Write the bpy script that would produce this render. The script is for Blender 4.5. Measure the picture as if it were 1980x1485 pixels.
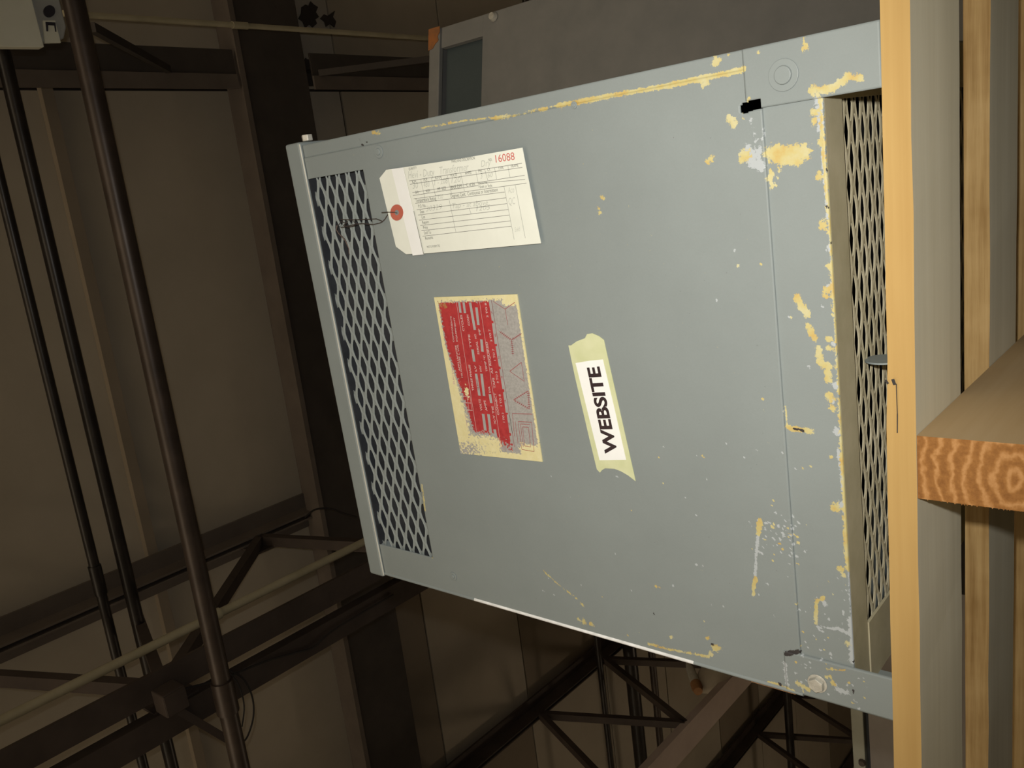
import bpy, bmesh, math, random
import numpy as np
from mathutils import Matrix, Vector

# ------------------------------------------------------------------ clear
for _o in list(bpy.data.objects):
    bpy.data.objects.remove(_o)
scn = bpy.context.scene
COL = scn.collection
random.seed(7)
rng = np.random.default_rng(11)

# ------------------------------------------------------------------ camera (turned on its side, looking up)
FPX = 1670.83
RC = np.array([[-0.14224, 0.6362, -0.7583],      # picture right
               [-0.9608, -0.27291, -0.04874],    # picture down
               [-0.23795, 0.72164, 0.65009]])    # view direction
CAM = np.array([0.17398, -0.53158, -0.26785])
cd = bpy.data.cameras.new('camera')
cd.sensor_fit = 'HORIZONTAL'
cd.sensor_width = 36.0
cd.lens = FPX / 1980.0 * 36.0
cd.clip_start = 0.02
cd.clip_end = 200
cam = bpy.data.objects.new('camera', cd)
COL.objects.link(cam)
cam.matrix_world = Matrix(((RC[0][0], -RC[1][0], -RC[2][0], CAM[0]),
                           (RC[0][1], -RC[1][1], -RC[2][1], CAM[1]),
                           (RC[0][2], -RC[1][2], -RC[2][2], CAM[2]),
                           (0, 0, 0, 1)))
scn.camera = cam

# ------------------------------------------------------------------ world, camera flash, exposure
w = bpy.data.worlds.new('dim_hall')
scn.world = w
w.use_nodes = True
w.node_tree.nodes['Background'].inputs[0].default_value = (1.0, 0.83, 0.60, 1)
w.node_tree.nodes['Background'].inputs[1].default_value = 1.2
ld = bpy.data.lights.new('camera_flash', 'SPOT')
ld.energy = 22.5
ld.spot_size = math.radians(100)
ld.spot_blend = 1.0
ld.color = (1.0, 0.98, 0.94)
ld.shadow_soft_size = 0.008
flash = bpy.data.objects.new('camera_flash', ld)
COL.objects.link(flash)
flash.matrix_world = Matrix.Translation(Vector(CAM - RC[1] * 0.045 - RC[0] * 0.02)) @ cam.matrix_world.to_3x3().to_4x4()
wl = bpy.data.lights.new('far_ceiling_fill', 'POINT')      # added unseen light, brightens the far ceiling and beam underside
wl.energy = 24.0
wl.color = (1.0, 0.80, 0.58)
wl.shadow_soft_size = 0.25
wlo = bpy.data.objects.new('far_ceiling_fill', wl)
COL.objects.link(wlo)
wlo.location = (-4.6, 4.6, -0.7)
scn.view_settings.view_transform = 'Standard'
scn.view_settings.look = 'None'
scn.view_settings.exposure = 0.0
scn.view_settings.gamma = 1.0
scn.view_settings.use_curve_mapping = False

# ------------------------------------------------------------------ helpers: measuring
def on_plane(px, py, axis, val):
    """world point of a photo pixel on the plane axis = val"""
    d = RC.T @ np.array([(px - 990) / FPX, (py - 742.5) / FPX, 1.0])
    t = (val - CAM[axis]) / d[axis]
    return CAM + t * d

def fx(p, y=0.0):
    """pixel -> (x, z) on the cabinet front"""
    q = on_plane(p[0], p[1], 1, y)
    return (q[0], q[2])

# ------------------------------------------------------------------ helpers: materials
MATS = {}
def nodes_of(name):
    m = bpy.data.materials.new(name)
    m.use_nodes = True
    nt = m.node_tree
    b = nt.nodes['Principled BSDF']
    MATS[name] = m
    return m, nt, b

def N(nt, t, **kw):
    n = nt.nodes.new(t)
    for k, v in kw.items():
        setattr(n, k, v)
    return n

def noise(nt, scale, detail=4, rough=.6, vec=None, obj=True):
    n = N(nt, 'ShaderNodeTexNoise')
    n.inputs['Scale'].default_value = scale
    n.inputs['Detail'].default_value = detail
    n.inputs['Roughness'].default_value = rough
    if vec is None:
        tc = N(nt, 'ShaderNodeTexCoord')
        vec = tc.outputs['Object']
    nt.links.new(vec, n.inputs['Vector'])
    return n.outputs['Fac']

def ramp(nt, fac, stops):
    r = N(nt, 'ShaderNodeValToRGB')
    el = r.color_ramp.elements
    while len(el) < len(stops):
        el.new(0.5)
    for e, (p, c) in zip(el, stops):
        e.position = p
        e.color = (*c, 1)
    nt.links.new(fac, r.inputs['Fac'])
    return r.outputs['Color']

def mixc(nt, fac, a, b):
    m = N(nt, 'ShaderNodeMix', data_type='RGBA')
    if isinstance(fac, float):
        m.inputs[0].default_value = fac
    else:
        nt.links.new(fac, m.inputs[0])
    for s, v in ((6, a), (7, b)):
        if isinstance(v, tuple):
            m.inputs[s].default_value = (*v, 1)
        else:
            nt.links.new(v, m.inputs[s])
    return m.outputs[2]

def math_(nt, op, a, b=None, clamp=False):
    m = N(nt, 'ShaderNodeMath', operation=op, use_clamp=clamp)
    for i, v in ((0, a), (1, b)):
        if v is None:
            continue
        if isinstance(v, (int, float)):
            m.inputs[i].default_value = v
        else:
            nt.links.new(v, m.inputs[i])
    return m.outputs[0]

def bump(nt, b, h, strength=.2, dist=.001):
    n = N(nt, 'ShaderNodeBump')
    n.inputs['Strength'].default_value = strength
    n.inputs['Distance'].default_value = dist
    nt.links.new(h, n.inputs['Height'])
    nt.links.new(n.outputs['Normal'], b.inputs['Normal'])

def mottled(name, ca, cb, scale=8, rough=.6, metal=0.0, bs=0.1, spec=.4, detail=5):
    m, nt, b = nodes_of(name)
    f = noise(nt, scale, detail)
    c = ramp(nt, f, [(.3, ca), (.7, cb)])
    nt.links.new(c, b.inputs['Base Color'])
    b.inputs['Roughness'].default_value = rough
    b.inputs['Metallic'].default_value = metal
    b.inputs['Specular IOR Level'].default_value = spec
    if bs:
        bump(nt, b, noise(nt, scale * 12, 3), bs)
    return m

GREY = (.214, .240, .232)
def worn_paint(name, base=GREY):
    """grey enamel; the painted-on chip masks (attribute 'wear': r yellow primer, g pale metal, b dark) are broken up by noise"""
    m, nt, b = nodes_of(name)
    at = N(nt, 'ShaderNodeAttribute', attribute_name='wear')
    sep = N(nt, 'ShaderNodeSeparateColor')
    nt.links.new(at.outputs['Color'], sep.inputs[0])
    n1 = noise(nt, 300, 6, .75)
    n2 = noise(nt, 380, 6, .75)
    n3 = noise(nt, 60, 4, .6)
    big = noise(nt, 9, 5, .6)
    c = ramp(nt, big, [(.25, tuple(v * .93 for v in base)), (.75, tuple(v * 1.06 for v in base))])
    fine = noise(nt, 900, 2, .5)
    c = mixc(nt, math_(nt, 'MULTIPLY', fine, .12), c, (.10, .11, .10))
    def mask(ch, n, k=14):
        a = math_(nt, 'SUBTRACT', sep.outputs[ch], math_(nt, 'MULTIPLY', n, 2.6))
        return math_(nt, 'MULTIPLY', math_(nt, 'ADD', a, .80), k, clamp=True)
    yel = ramp(nt, n3, [(.33, (.46, .31, .09)), (.50, (.47, .40, .17)), (.68, (.48, .45, .27))])
    c = mixc(nt, mask(1, n2), c, (.37, .395, .40))
    c = mixc(nt, mask(0, n1), c, yel)
    c = mixc(nt, mask(2, n2), c, (.035, .030, .030))
    nt.links.new(c, b.inputs['Base Color'])
    b.inputs['Roughness'].default_value = .55
    b.inputs['Specular IOR Level'].default_value = .35
    h = math_(nt, 'SUBTRACT', noise(nt, 500, 2), math_(nt, 'MULTIPLY', mask(0, n1), 1.5))
    bump(nt, b, h, .10, .0006)
    return m

def wood(name, axis, cs, scale=1.0, ring=False, rough=.8):
    m, nt, b = nodes_of(name)
    tc = N(nt, 'ShaderNodeTexCoord')
    mp = N(nt, 'ShaderNodeMapping')
    s = [90 * scale] * 3
    s[axis] = 3.0 * scale
    mp.inputs['Scale'].default_value = s
    nt.links.new(tc.outputs['Object'], mp.inputs['Vector'])
    f1 = noise(nt, 1.0, 5, .65, mp.outputs['Vector'])
    f2 = noise(nt, 14 * scale, 3, .5)
    if ring:
        wv = N(nt, 'ShaderNodeTexWave', wave_type='RINGS', rings_direction='Y')
        wv.inputs['Scale'].default_value = 42
        wv.inputs['Distortion'].default_value = 5.0
        wv.inputs['Detail'].default_value = 3
        wv.inputs['Detail Scale'].default_value = 2.5
        mp2 = N(nt, 'ShaderNodeMapping')
        mp2.inputs['Location'].default_value = (.024, 0, .052)
        mp2.inputs['Scale'].default_value = (.75, 1, 1)
        nt.links.new(tc.outputs['Object'], mp2.inputs['Vector'])
        nt.links.new(mp2.outputs['Vector'], wv.inputs['Vector'])
        f1 = math_(nt, 'ADD', math_(nt, 'MULTIPLY', math_(nt, 'POWER', wv.outputs['Fac'], 2.0), .36), math_(nt, 'MULTIPLY', noise(nt, 300, 6, .7), .72))
    f = math_(nt, 'ADD', math_(nt, 'MULTIPLY', f1, .7), math_(nt, 'MULTIPLY', f2, .3))
    c = ramp(nt, f, [(.30, cs[0]), (.52, cs[1]), (.72, cs[2])])
    nt.links.new(c, b.inputs['Base Color'])
    b.inputs['Roughness'].default_value = rough
    b.inputs['Specular IOR Level'].default_value = .2
    bump(nt, b, f, .35, .0008)
    return m

M = {}
M['enamel'] = worn_paint('worn_grey_enamel')
M['enamel_plain'] = mottled('grey_enamel', tuple(v * .93 for v in GREY), tuple(v * 1.05 for v in GREY), 10, .5)
M['enamel_dusty'] = mottled('dusty_olive_enamel', (.36, .32, .20), (.48, .43, .29), 22, .75)
M['mesh_under'] = mottled('dusty_mesh', (.34, .30, .19), (.48, .43, .30), 25, .6, 0, 0)
M['enamel_b'] = mottled('grey_cabinet_enamel', (.165, .165, .155), (.205, .20, .185), 14, .6)
M['enamel_c'] = mottled('brownish_cabinet_enamel', (.17, .145, .125), (.21, .185, .16), 14, .6)
M['enamel_c_lid'] = mottled('pale_lid_enamel', (.25, .25, .20), (.31, .31, .25), 14, .6)
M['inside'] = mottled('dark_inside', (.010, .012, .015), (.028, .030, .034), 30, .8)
M['inside_b'] = mottled('dark_inside_green', (.045, .06, .062), (.06, .075, .075), 8, .8)
M['rust'] = mottled('orange_rust', (.36, .13, .035), (.22, .10, .04), 60, .9)
M['steel'] = mottled('dark_red_brown_steel', (.040, .028, .022), (.075, .055, .043), 5, .7)
M['steel_light'] = mottled('brown_steel_lit', (.115, .092, .074), (.155, .125, .10), 6, .75)  # lighter copy of the steel, colours in the light on flange faces
M['beam'] = mottled('dark_beam_steel', (.044, .036, .030), (.066, .053, .043), 5, .8)
M['pipe'] = mottled('brown_pipe_steel', (.045, .032, .025), (.085, .062, .048), 9, .4, 0.3, .05, .6)
M['pipe_dark'] = mottled('black_pipe_steel', (.018, .015, .013), (.04, .032, .026), 9, .35, 0.3, .05, .6)
M['conduit'] = mottled('tan_conduit', (.34, .30, .19), (.44, .385, .26), 9, .45, 0.0, .03, .5)
M['ceil'] = mottled('brown_grey_ceiling_board', (.43, .375, .29), (.49, .43, .335), 3, .9, 0, .05, .1)
M['ceil2'] = mottled('darker_ceiling_board', (.255, .21, .155), (.305, .25, .185), 3, .9, 0, .05, .1)
M['ceil_pale'] = mottled('pale_ceiling_board', (.44, .40, .33), (.52, .475, .40), 5, .9, 0, .05, .1)
M['wall'] = mottled('dusty_hall_wall', (.40, .36, .29), (.48, .43, .35), 1.5, .9, 0, .05, .1)
M['floor'] = mottled('concrete', (.30, .28, .25), (.38, .36, .32), 2, .9)
M['white'] = mottled('off_white_plastic', (.66, .65, .52), (.73, .72, .60), 9, .5, 0, .02)
M['greyplast'] = mottled('grey_plastic', (.36, .36, .33), (.42, .42, .385), 9, .5, 0, .02)
M['blackhole'] = mottled('black_plastic', (.02, .018, .024), (.03, .027, .034), 30, .6, 0, 0)
M['paper'] = mottled('tag_paper', (.66, .67, .585), (.71, .72, .635), 40, .9, 0, .02, .1)
M['paper_strip'] = mottled('strip_paper', (.735, .735, .70), (.785, .785, .76), 40, .8, 0, .02, .2)
M['label'] = mottled('white_label', (.75, .75, .72), (.80, .80, .77), 40, .7, 0, .01, .2)
M['eyelet'] = mottled('red_fibre', (.40, .10, .065), (.46, .13, .085), 90, .8, 0, .05, .2)
M['ink'] = mottled('black_ink', (.025, .015, .016), (.04, .024, .024), 90, .7, 0, 0, .2)
M['greyink'] = mottled('grey_print', (.12, .12, .10), (.20, .20, .17), 400, .9, 0, 0, .1)
M['line'] = mottled('rule_lines', (.22, .22, .20), (.30, .30, .27), 400, .9, 0, 0, .1)
M['pencil'] = mottled('pencil', (.43, .44, .39), (.56, .57, .50), 600, .9, 0, 0, .1)
M['redink'] = mottled('red_print', (.48, .10, .09), (.55, .16, .13), 300, .9, 0, 0, .1)
M['tape'] = mottled('masking_tape', (.50, .52, .29), (.57, .58, .36), 70, .8, 0, .05, .2)
M['wire'] = mottled('tag_wire', (.10, .08, .075), (.16, .12, .11), 80, .4, .7, 0)
M['bolt'] = mottled('bare_bolt_metal', (.42, .40, .34), (.62, .60, .52), 120, .45, .35, .3)
M['edge_highlight'] = mottled('painted_edge_highlight', (.60, .60, .57), (.86, .86, .84), 90, .3)  # very pale colour, paints the highlight on the cabinet's left fold
M['bright'] = mottled('bright_metal_and_highlight', (.72, .69, .58), (.86, .83, .72), 60, .25, .2, .03)  # shiny neck of the fitting, and the painted highlight under the lid
M['orange'] = mottled('orange_brown_cap', (.36, .17, .07), (.42, .22, .10), 40, .7)
M['bellgrey'] = mottled('dull_brown_metal', (.44, .38, .28), (.55, .48, .37), 12, .4, .0)
M['board'] = wood('pale_orange_plank_edge', 0, [(.33, .195, .060), (.42, .27, .096), (.49, .34, .14)], .35)
M['board_speck'] = wood('speckled_plank_edge', 0, [(.22, .125, .040), (.36, .235, .095), (.46, .32, .145)], 2.2)
M['boardface'] = wood('grey_plank_face', 0, [(.62, .57, .42), (.74, .69, .53), (.82, .78, .63)], .3)
M['flange_pale'] = mottled('lit_flange_tone', (.48, .38, .32), (.56, .45, .38), 6, .8)  # pale tone puts the light on this chord's flange into colour
M['endgrain'] = wood('end_grain', 1, [(.155, .060, .014), (.27, .12, .032), (.40, .205, .075)], 1, True)
M['stringerside'] = wood('stringer_side', 1, [(.33, .22, .11), (.41, .29, .15), (.47, .35, .20)], .3)
M['rack'] = mottled('rack_steel', (.10, .10, .11), (.14, .14, .15), 6, .6)
M['plate_silver'] = mottled('plate_silver', (.30, .29, .27), (.36, .35, .33), 120, .5, 0, .05)
M['plate_red_line'] = mottled('plate_red_line', (.26, .045, .050), (.33, .07, .07), 200, .7, 0, 0)
M['plate_light_line'] = mottled('plate_light_letters', (.46, .27, .25), (.58, .40, .37), 300, .6, 0, 0)
M['cable'] = mottled('dark_cable', (.022, .018, .016), (.03, .025, .022), 30, .7, 0, 0)

# nameplate: attribute r = cream glue, g = red enamel, b = ochre stain
def _np():
    m, nt, b = nodes_of('nameplate_face')
    at = N(nt, 'ShaderNodeAttribute', attribute_name='wear')
    sep = N(nt, 'ShaderNodeSeparateColor')
    nt.links.new(at.outputs['Color'], sep.inputs[0])
    n1 = noise(nt, 420, 5, .7)
    n2 = noise(nt, 160, 5, .65)
    c = ramp(nt, noise(nt, 500, 3), [(.3, (.27, .26, .24)), (.7, (.36, .345, .32))])
    red = ramp(nt, n2, [(.3, (.30, .018, .022)), (.7, (.42, .035, .035))])
    def mk(ch, n):
        return math_(nt, 'MULTIPLY', math_(nt, 'ADD', math_(nt, 'SUBTRACT', sep.outputs[ch], math_(nt, 'MULTIPLY', n, 2.4)), .70), 14, clamp=True)
    c = mixc(nt, mk(1, n1), c, red)
    c = mixc(nt, mk(2, n2), c, (.36, .15, .055))
    cream = ramp(nt, n2, [(.3, (.62, .55, .28)), (.7, (.68, .62, .36))])
    c = mixc(nt, mk(0, n1), c, cream)
    nt.links.new(c, b.inputs['Base Color'])
    b.inputs['Roughness'].default_value = .6
    return m
M['nameplate'] = _np()

# ------------------------------------------------------------------ helpers: meshes
class MB:
    def __init__(s):
        s.v, s.f, s.m = [], [], []
    def add(s, vs, fs, mi=0):
        o = len(s.v)
        s.v += [tuple(map(float, p)) for p in vs]
        s.f += [tuple(i + o for i in f) for f in fs]
        s.m += [mi] * len(fs)
        return s
    def box(s, a, b, mi=0):
        (x0, y0, z0), (x1, y1, z1) = a, b
        return s.hexa([(x0, y0, z0), (x1, y0, z0), (x1, y1, z0), (x0, y1, z0),
                       (x0, y0, z1), (x1, y0, z1), (x1, y1, z1), (x0, y1, z1)], mi)
    def hexa(s, p, mi=0):
        return s.add(p, [(0, 3, 2, 1), (4, 5, 6, 7), (0, 1, 5, 4), (1, 2, 6, 5), (2, 3, 7, 6), (3, 0, 4, 7)], mi)
    def bar(s, p0, p1, wd, ht, up=(0, 0, 1)):
        p0, p1 = Vector(p0), Vector(p1)
        d = (p1 - p0).normalized()
        u = Vector(up)
        sd = d.cross(u).normalized()
        u = sd.cross(d).normalized()
        a, b = sd * wd / 2, u * ht / 2
        return s.hexa([p0 - a - b, p0 + a - b, p1 + a - b, p1 - a - b, p0 - a + b, p0 + a + b, p1 + a + b, p1 - a + b])
    def tube(s, pts, r, n=12, cap=True):
        pts = [Vector(p) for p in pts]
        rs = r if isinstance(r, (list, tuple)) else [r] * len(pts)
        t = (pts[1] - pts[0]).normalized()
        ref = Vector((0, 0, 1)) if abs(t.z) < .9 else Vector((1, 0, 0))
        vs, fs = [], []
        for i, p in enumerate(pts):
            if i == 0: d = pts[1] - pts[0]
            elif i == len(pts) - 1: d = pts[-1] - pts[-2]
            else: d = pts[i + 1] - pts[i - 1]
            d.normalize()
            a = d.cross(ref).normalized()
            b = a.cross(d)
            for k in range(n):
                an = 2 * math.pi * k / n
                vs.append(p + (a * math.cos(an) + b * math.sin(an)) * rs[i])
        for i in range(len(pts) - 1):
            for k in range(n):
                k2 = (k + 1) % n
                fs.append((i * n + k, i * n + k2, (i + 1) * n + k2, (i + 1) * n + k))
        if cap:
            fs.append(tuple(range(n - 1, -1, -1)))
            fs.append(tuple((len(pts) - 1) * n + k for k in range(n)))
        return s.add(vs, fs)
    def front_poly(s, poly, y, th):
        """polygon in (x, z), front at y, going back by th"""
        n = len(poly)
        vs = [(x, y, z) for x, z in poly] + [(x, y + th, z) for x, z in poly]
        fs = [tuple(range(n)), tuple(range(2 * n - 1, n - 1, -1))]
        fs += [(i, (i + 1) % n, n + (i + 1) % n, n + i) for i in range(n)]
        return s.add(vs, fs)
    def build(s, name, mat, parent=None, smooth=False, bevel=0, seg=2):
        me = bpy.data.meshes.new(name)
        me.from_pydata(s.v, [], s.f)
        for mm in (mat if isinstance(mat, (list, tuple)) else [mat]):
            me.materials.append(mm)
        if any(s.m):
            me.polygons.foreach_set('material_index', s.m)
        bm = bmesh.new()
        bm.from_mesh(me)
        bmesh.ops.recalc_face_normals(bm, faces=bm.faces)
        bm.to_mesh(me)
        bm.free()
        me.update()
        o = bpy.data.objects.new(name, me)
        COL.objects.link(o)
        if parent: o.parent = parent
        if smooth:
            me.polygons.foreach_set('use_smooth', [True] * len(me.polygons))
            me.set_sharp_from_angle(angle=math.radians(40))
        if bevel:
            bv = o.modifiers.new('bevel', 'BEVEL')
            bv.width = bevel; bv.segments = seg; bv.limit_method = 'ANGLE'
            bv.harden_normals = False
        return o

def thing(name, label, cat, loc=(0, 0, 0), rz=0, group=None):
    o = bpy.data.objects.new(name, None)
    COL.objects.link(o)
    o.empty_display_size = .05
    o.location = loc
    o.rotation_euler = (0, 0, rz)
    return tag(o, label, cat, group)

def tag(o, label, cat, group=None):
    o['label'] = label
    o['category'] = cat
    if group: o['group'] = group
    return o

def plate(name, xs, zs, y, th, mat, parent, keep=None, wear=None):
    """sheet in the xz plane made of a fine grid, with thickness; wear(x, z) -> (n, 3) masks"""
    nx, nz = len(xs), len(zs)
    X, Z = np.meshgrid(xs, zs)
    cx, cz = (xs[:-1] + xs[1:]) / 2, (zs[:-1] + zs[1:]) / 2
    CX, CZ = np.meshgrid(cx, cz)
    K = np.ones(CX.shape, bool) if keep is None else keep(CX, CZ)
    idx = np.arange(nx * nz).reshape(nz, nx)
    a = idx[:-1, :-1][K]; b = idx[:-1, 1:][K]; c = idx[1:, 1:][K]; d = idx[1:, :-1][K]
    quads = np.stack([a, b, c, d], 1)
    V = np.stack([X.ravel(), np.full(X.size, y), Z.ravel()], 1)
    # side walls along every border edge
    Kp = np.pad(K, 1)
    edges = []
    for dz, dx, (p, q) in ((0, -1, ('d', 'a')), (0, 1, ('b', 'c')), (-1, 0, ('a', 'b')), (1, 0, ('c', 'd'))):
        nb = Kp[1 + dz:Kp.shape[0] - 1 + dz, 1 + dx:Kp.shape[1] - 1 + dx]
        sel = K & ~nb
        corners = {'a': idx[:-1, :-1][sel], 'b': idx[:-1, 1:][sel], 'c': idx[1:, 1:][sel], 'd': idx[1:, :-1][sel]}
        edges.append(np.stack([corners[p], corners[q]], 1))
    E = np.concatenate(edges)
    n0 = nx * nz
    V2 = V.copy(); V2[:, 1] += th
    walls = np.stack([E[:, 1], E[:, 0], E[:, 0] + n0, E[:, 1] + n0], 1)
    F = np.concatenate([quads, walls])
    VV = np.concatenate([V, V2])
    used = np.zeros(len(VV), bool); used[F.ravel()] = True
    remap = np.cumsum(used) - 1
    F = remap[F]; VV = VV[used]
    me = bpy.data.meshes.new(name)
    me.vertices.add(len(VV)); me.vertices.foreach_set('co', VV.ravel())
    me.loops.add(F.size); me.loops.foreach_set('vertex_index', F.ravel().astype(np.int32))
    me.polygons.add(len(F))
    me.polygons.foreach_set('loop_start', np.arange(0, F.size, 4, dtype=np.int32))
    me.update(calc_edges=True)
    me.validate()
    me.materials.append(mat)
    if wear is not None:
        wv = wear(VV[:, 0], VV[:, 2])
        at = me.attributes.new('wear', 'FLOAT_COLOR', 'POINT')
        at.data.foreach_set('color', np.concatenate([wv, np.ones((len(wv), 1))], 1).ravel().astype(np.float32))
    o = bpy.data.objects.new(name, me)
    COL.objects.link(o)
    if parent: o.parent = parent
    return o

def lin(a, b, step, *extra):
    n = max(2, int(round((b - a) / step)) + 1)
    v = list(np.linspace(a, b, n)) + [e for e in extra if a < e < b]
    v = np.unique(np.round(v, 6))
    return v

# text --------------------------------------------------------------
def text_verts(body, shear=0.0, bold=0.0, res=2):
    cu = bpy.data.curves.new('t', 'FONT')
    cu.body = body; cu.size = 1.0; cu.resolution_u = res; cu.shear = shear; cu.offset = bold
    cu.fill_mode = 'FRONT'
    o = bpy.data.objects.new('t', cu)
    me = o.to_mesh()
    vs = [tuple(v.co) for v in me.vertices]
    fs = [tuple(p.vertices) for p in me.polygons]
    o.to_mesh_clear()
    bpy.data.objects.remove(o); bpy.data.curves.remove(cu)
    return vs, fs

def put_text(mb, body, p0, p1, hpx, y, shear=0.0, bold=0.0, res=2):
    """baseline runs from photo pixel p0 to p1 on the plane y; hpx = capital height in photo pixels"""
    A, B = Vector(fx(p0, y)), Vector(fx(p1, y))
    d = B - A
    L = d.length
    d.normalize()
    u = Vector((-d.y, d.x))
    vs, fs = text_verts(body, shear, bold, res)
    if not vs: return
    xs = [v[0] for v in vs]
    x0, x1 = min(xs), max(xs)
    # metres per pixel across the baseline
    mpp = L / math.dist(p0, p1)
    sx = L / (x1 - x0); sy = hpx * mpp / .70
    out = []
    for vx, vy, _ in vs:
        P = A + d * ((vx - x0) * sx) + u * (vy * sy)
        out.append((P.x, y, P.y))
    mb.add(out, fs)

def put_line(mb, p0, p1, wpx, y):
    A, B = Vector(fx(p0, y)), Vector(fx(p1, y))
    d = (B - A); L = d.length; mpp = L / max(1e-6, math.dist(p0, p1)); d.normalize()
    u = Vector((-d.y, d.x)) * (wpx * mpp / 2)
    q = [A - u, B - u, B + u, A + u]
    mb.add([(p.x, y, p.y) for p in q], [(0, 1, 2, 3)])

# ================================================================== SETTING
FLZ, CZ = -1.76, 3.0
YAW = .031      # the hall stands slightly turned against the transformer
NB0 = len(COL.objects)
def structure(o):
    o['kind'] = 'structure'
    return o
structure(MB().box((-14, -12, FLZ - .05), (12, 14, FLZ)).build('floor', M['floor']))

# far walls of the hall; the side behind the camera is an open loading front
for nm, a_, b_ in (('wall_back', (-13.2, 11.6, FLZ), (9.2, 11.75, CZ + .05)), ('wall_left', (-13.2, -7, FLZ), (-13.05, 11.6, CZ + .05)), ('wall_right', (9.05, -7, FLZ), (9.2, 11.6, CZ + .05))):
    structure(MB().box(a_, b_).build(nm, M['wall']))

ceil = bpy.data.objects.new('ceiling', None)
COL.objects.link(ceil)
structure(ceil)
MB().box((-13, -7, CZ + .014), (9, 12, CZ + .05)).build('backing', M['beam'], ceil)
TX = [.71, -1.12, -2.90, -4.72, -6.52]
xcuts = [8.5, 6.15, 4.34, 2.52, .71, -1.12, -2.90, -4.72, -6.52, -8.3, -10.1, -12]
ycuts = [-6, -4.4, -2.8, -1.2, .87, 1.745, 2.2, 2.92, 3.72, 4.46, 5.2, 5.94, 6.7, 7.5, 8.3, 9.1, 10, 11]
g = .006
for i in range(len(xcuts) - 1):
    for j in range(len(ycuts) - 1):
        x1, x0 = xcuts[i], xcuts[i + 1]
        y0, y1 = ycuts[j], ycuts[j + 1]
        dz = random.uniform(0, .006)
        mm = M['ceil_pale'] if y0 == 1.745 and x1 > -1 else M['ceil2'] if (y0 > 1.7 and (j * 7 + i * 3) % 4 == 0) or y0 == 1.745 else M['ceil']
        MB().box((x0 + g, y0 + g, CZ + dz), (x1 - g, y1 - g, CZ + .016)).build('ceiling_panel', mm, ceil)

# big steel beam running left to right
bm_ = thing('ceiling_beam', 'wide dark steel beam crossing the ceiling above and behind the labelled transformer', 'beam', (0, 1.745, 2.9))
def beam_part(name, y0, y1, z0, z1, mat):
    MB().box((-11, y0 - 1.745, z0 - 2.9), (8, y1 - 1.745, z1 - 2.9)).build(name, mat, bm_)
beam_part('top_flange', 1.60, 1.89, 2.972, 2.994, M['steel_light'])
beam_part('web', 1.735, 1.755, 2.83, 2.972, M['beam'])
beam_part('bottom_flange', 1.57, 1.87, 2.806, 2.83, M['beam'])
beam_part('edge_angle', 1.545, 1.568, 2.80, 2.90, M['steel_light'])

# roof trusses running away from the camera
def truss(X, label, webs, y0=-3.5, y1=9.5, mat=M['steel'], botmat=M['steel']):
    t = thing('roof_truss', label, 'truss', (X, 0, 2.9), 0, 'roof trusses')
    c = MB()
    c.box((-.078, y0, .045), (-.008, y1, .058)); c.box((.008, y0, .045), (.078, y1, .058))
    c.box((-.016, y0, -.035), (-.008, y1, .045)); c.box((.008, y0, -.035), (.016, y1, .045))
    c.build('top_chord', M['steel_light'] if X > -2 else mat, t)
    c = MB()
    zb = 2.02 - 2.9
    if X == -1.12:
        c.box((-.105, y0, zb - .012), (-.022, y1, zb)); c.box((.022, y0, zb - .012), (.105, y1, zb))
        c.box((-.030, y0, zb), (-.022, y1, zb + .03)); c.box((.022, y0, zb), (.030, y1, zb + .03))
    else:
        c.box((-.085, y0, zb - .012), (.085, y1, zb))
        c.box((-.016, y0, zb), (-.008, y1, zb + .085)); c.box((.008, y0, zb), (.016, y1, zb + .085))
    c.build('bottom_chord', botmat, t)
    for (ya, za, yb, zb_) in webs:
        MB().bar((0, ya, za - 2.9), (0, yb, zb_ - 2.9), .034, .042, (1, 0, 0)).build('web', mat, t)
    return t
def pattern(ys, n):
    out = []
    for k in range(n):
        a = ys + .69 * k
        out += [(a, 2.87, a + .345, 2.09), (a + .69, 2.87, a + .345, 2.09)]
    return out
jo = thing('roof_joist', 'roof joist with slanting braces behind the off-white fixture, at the upper edge', 'joist', (.765, 0, 2.9))
c = MB()
for ya, yb in ((-3.5, 1.53), (1.90, 9.5)):
    MB().box((-.05, ya, .020), (.06, yb, .034)).box((.0, ya, -.085), (.012, yb, .020)).box((-.0295, ya, -.094), (.062, yb, -.0855)).build('upper_channel', M['beam'], jo)
    MB().box((-.085, ya, -.100), (-.030, yb, -.088)).build('lower_flange', M['steel_light'], jo)
for ya, za, yb, zb_ in ((1.24, 2.795, .71, 2.235), (1.93, 2.80, 2.55, 2.10)):
    MB().bar((-.02, ya, za - 2.9), (-.02, yb, zb_ - 2.9), .020, .026, (1, 0, 0)).build('brace', M['beam'], jo)
truss(TX[1], 'roof truss with the tan conduit strung beside it, left of the transformer top',
      [(.10, 2.85, .43, 2.09), (.70, 2.85, .43, 2.09), (1.26, 2.84, .43, 2.09), (-.5, 2.09, .10, 2.85), (1.26, 2.84, 1.5, 2.09)] + pattern(1.84, 9))
truss(TX[2], 'roof truss with a paler bottom chord, lower left of the transformer', pattern(-1.965, 16), botmat=M['flange_pale'])
truss(TX[3], 'far roof truss beyond the pale-chorded truss, near the low cabinet', pattern(-1.965, 16))
truss(TX[4], 'farthest dim roof truss at the left, behind the low cabinet', pattern(-1.965, 16))

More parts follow.
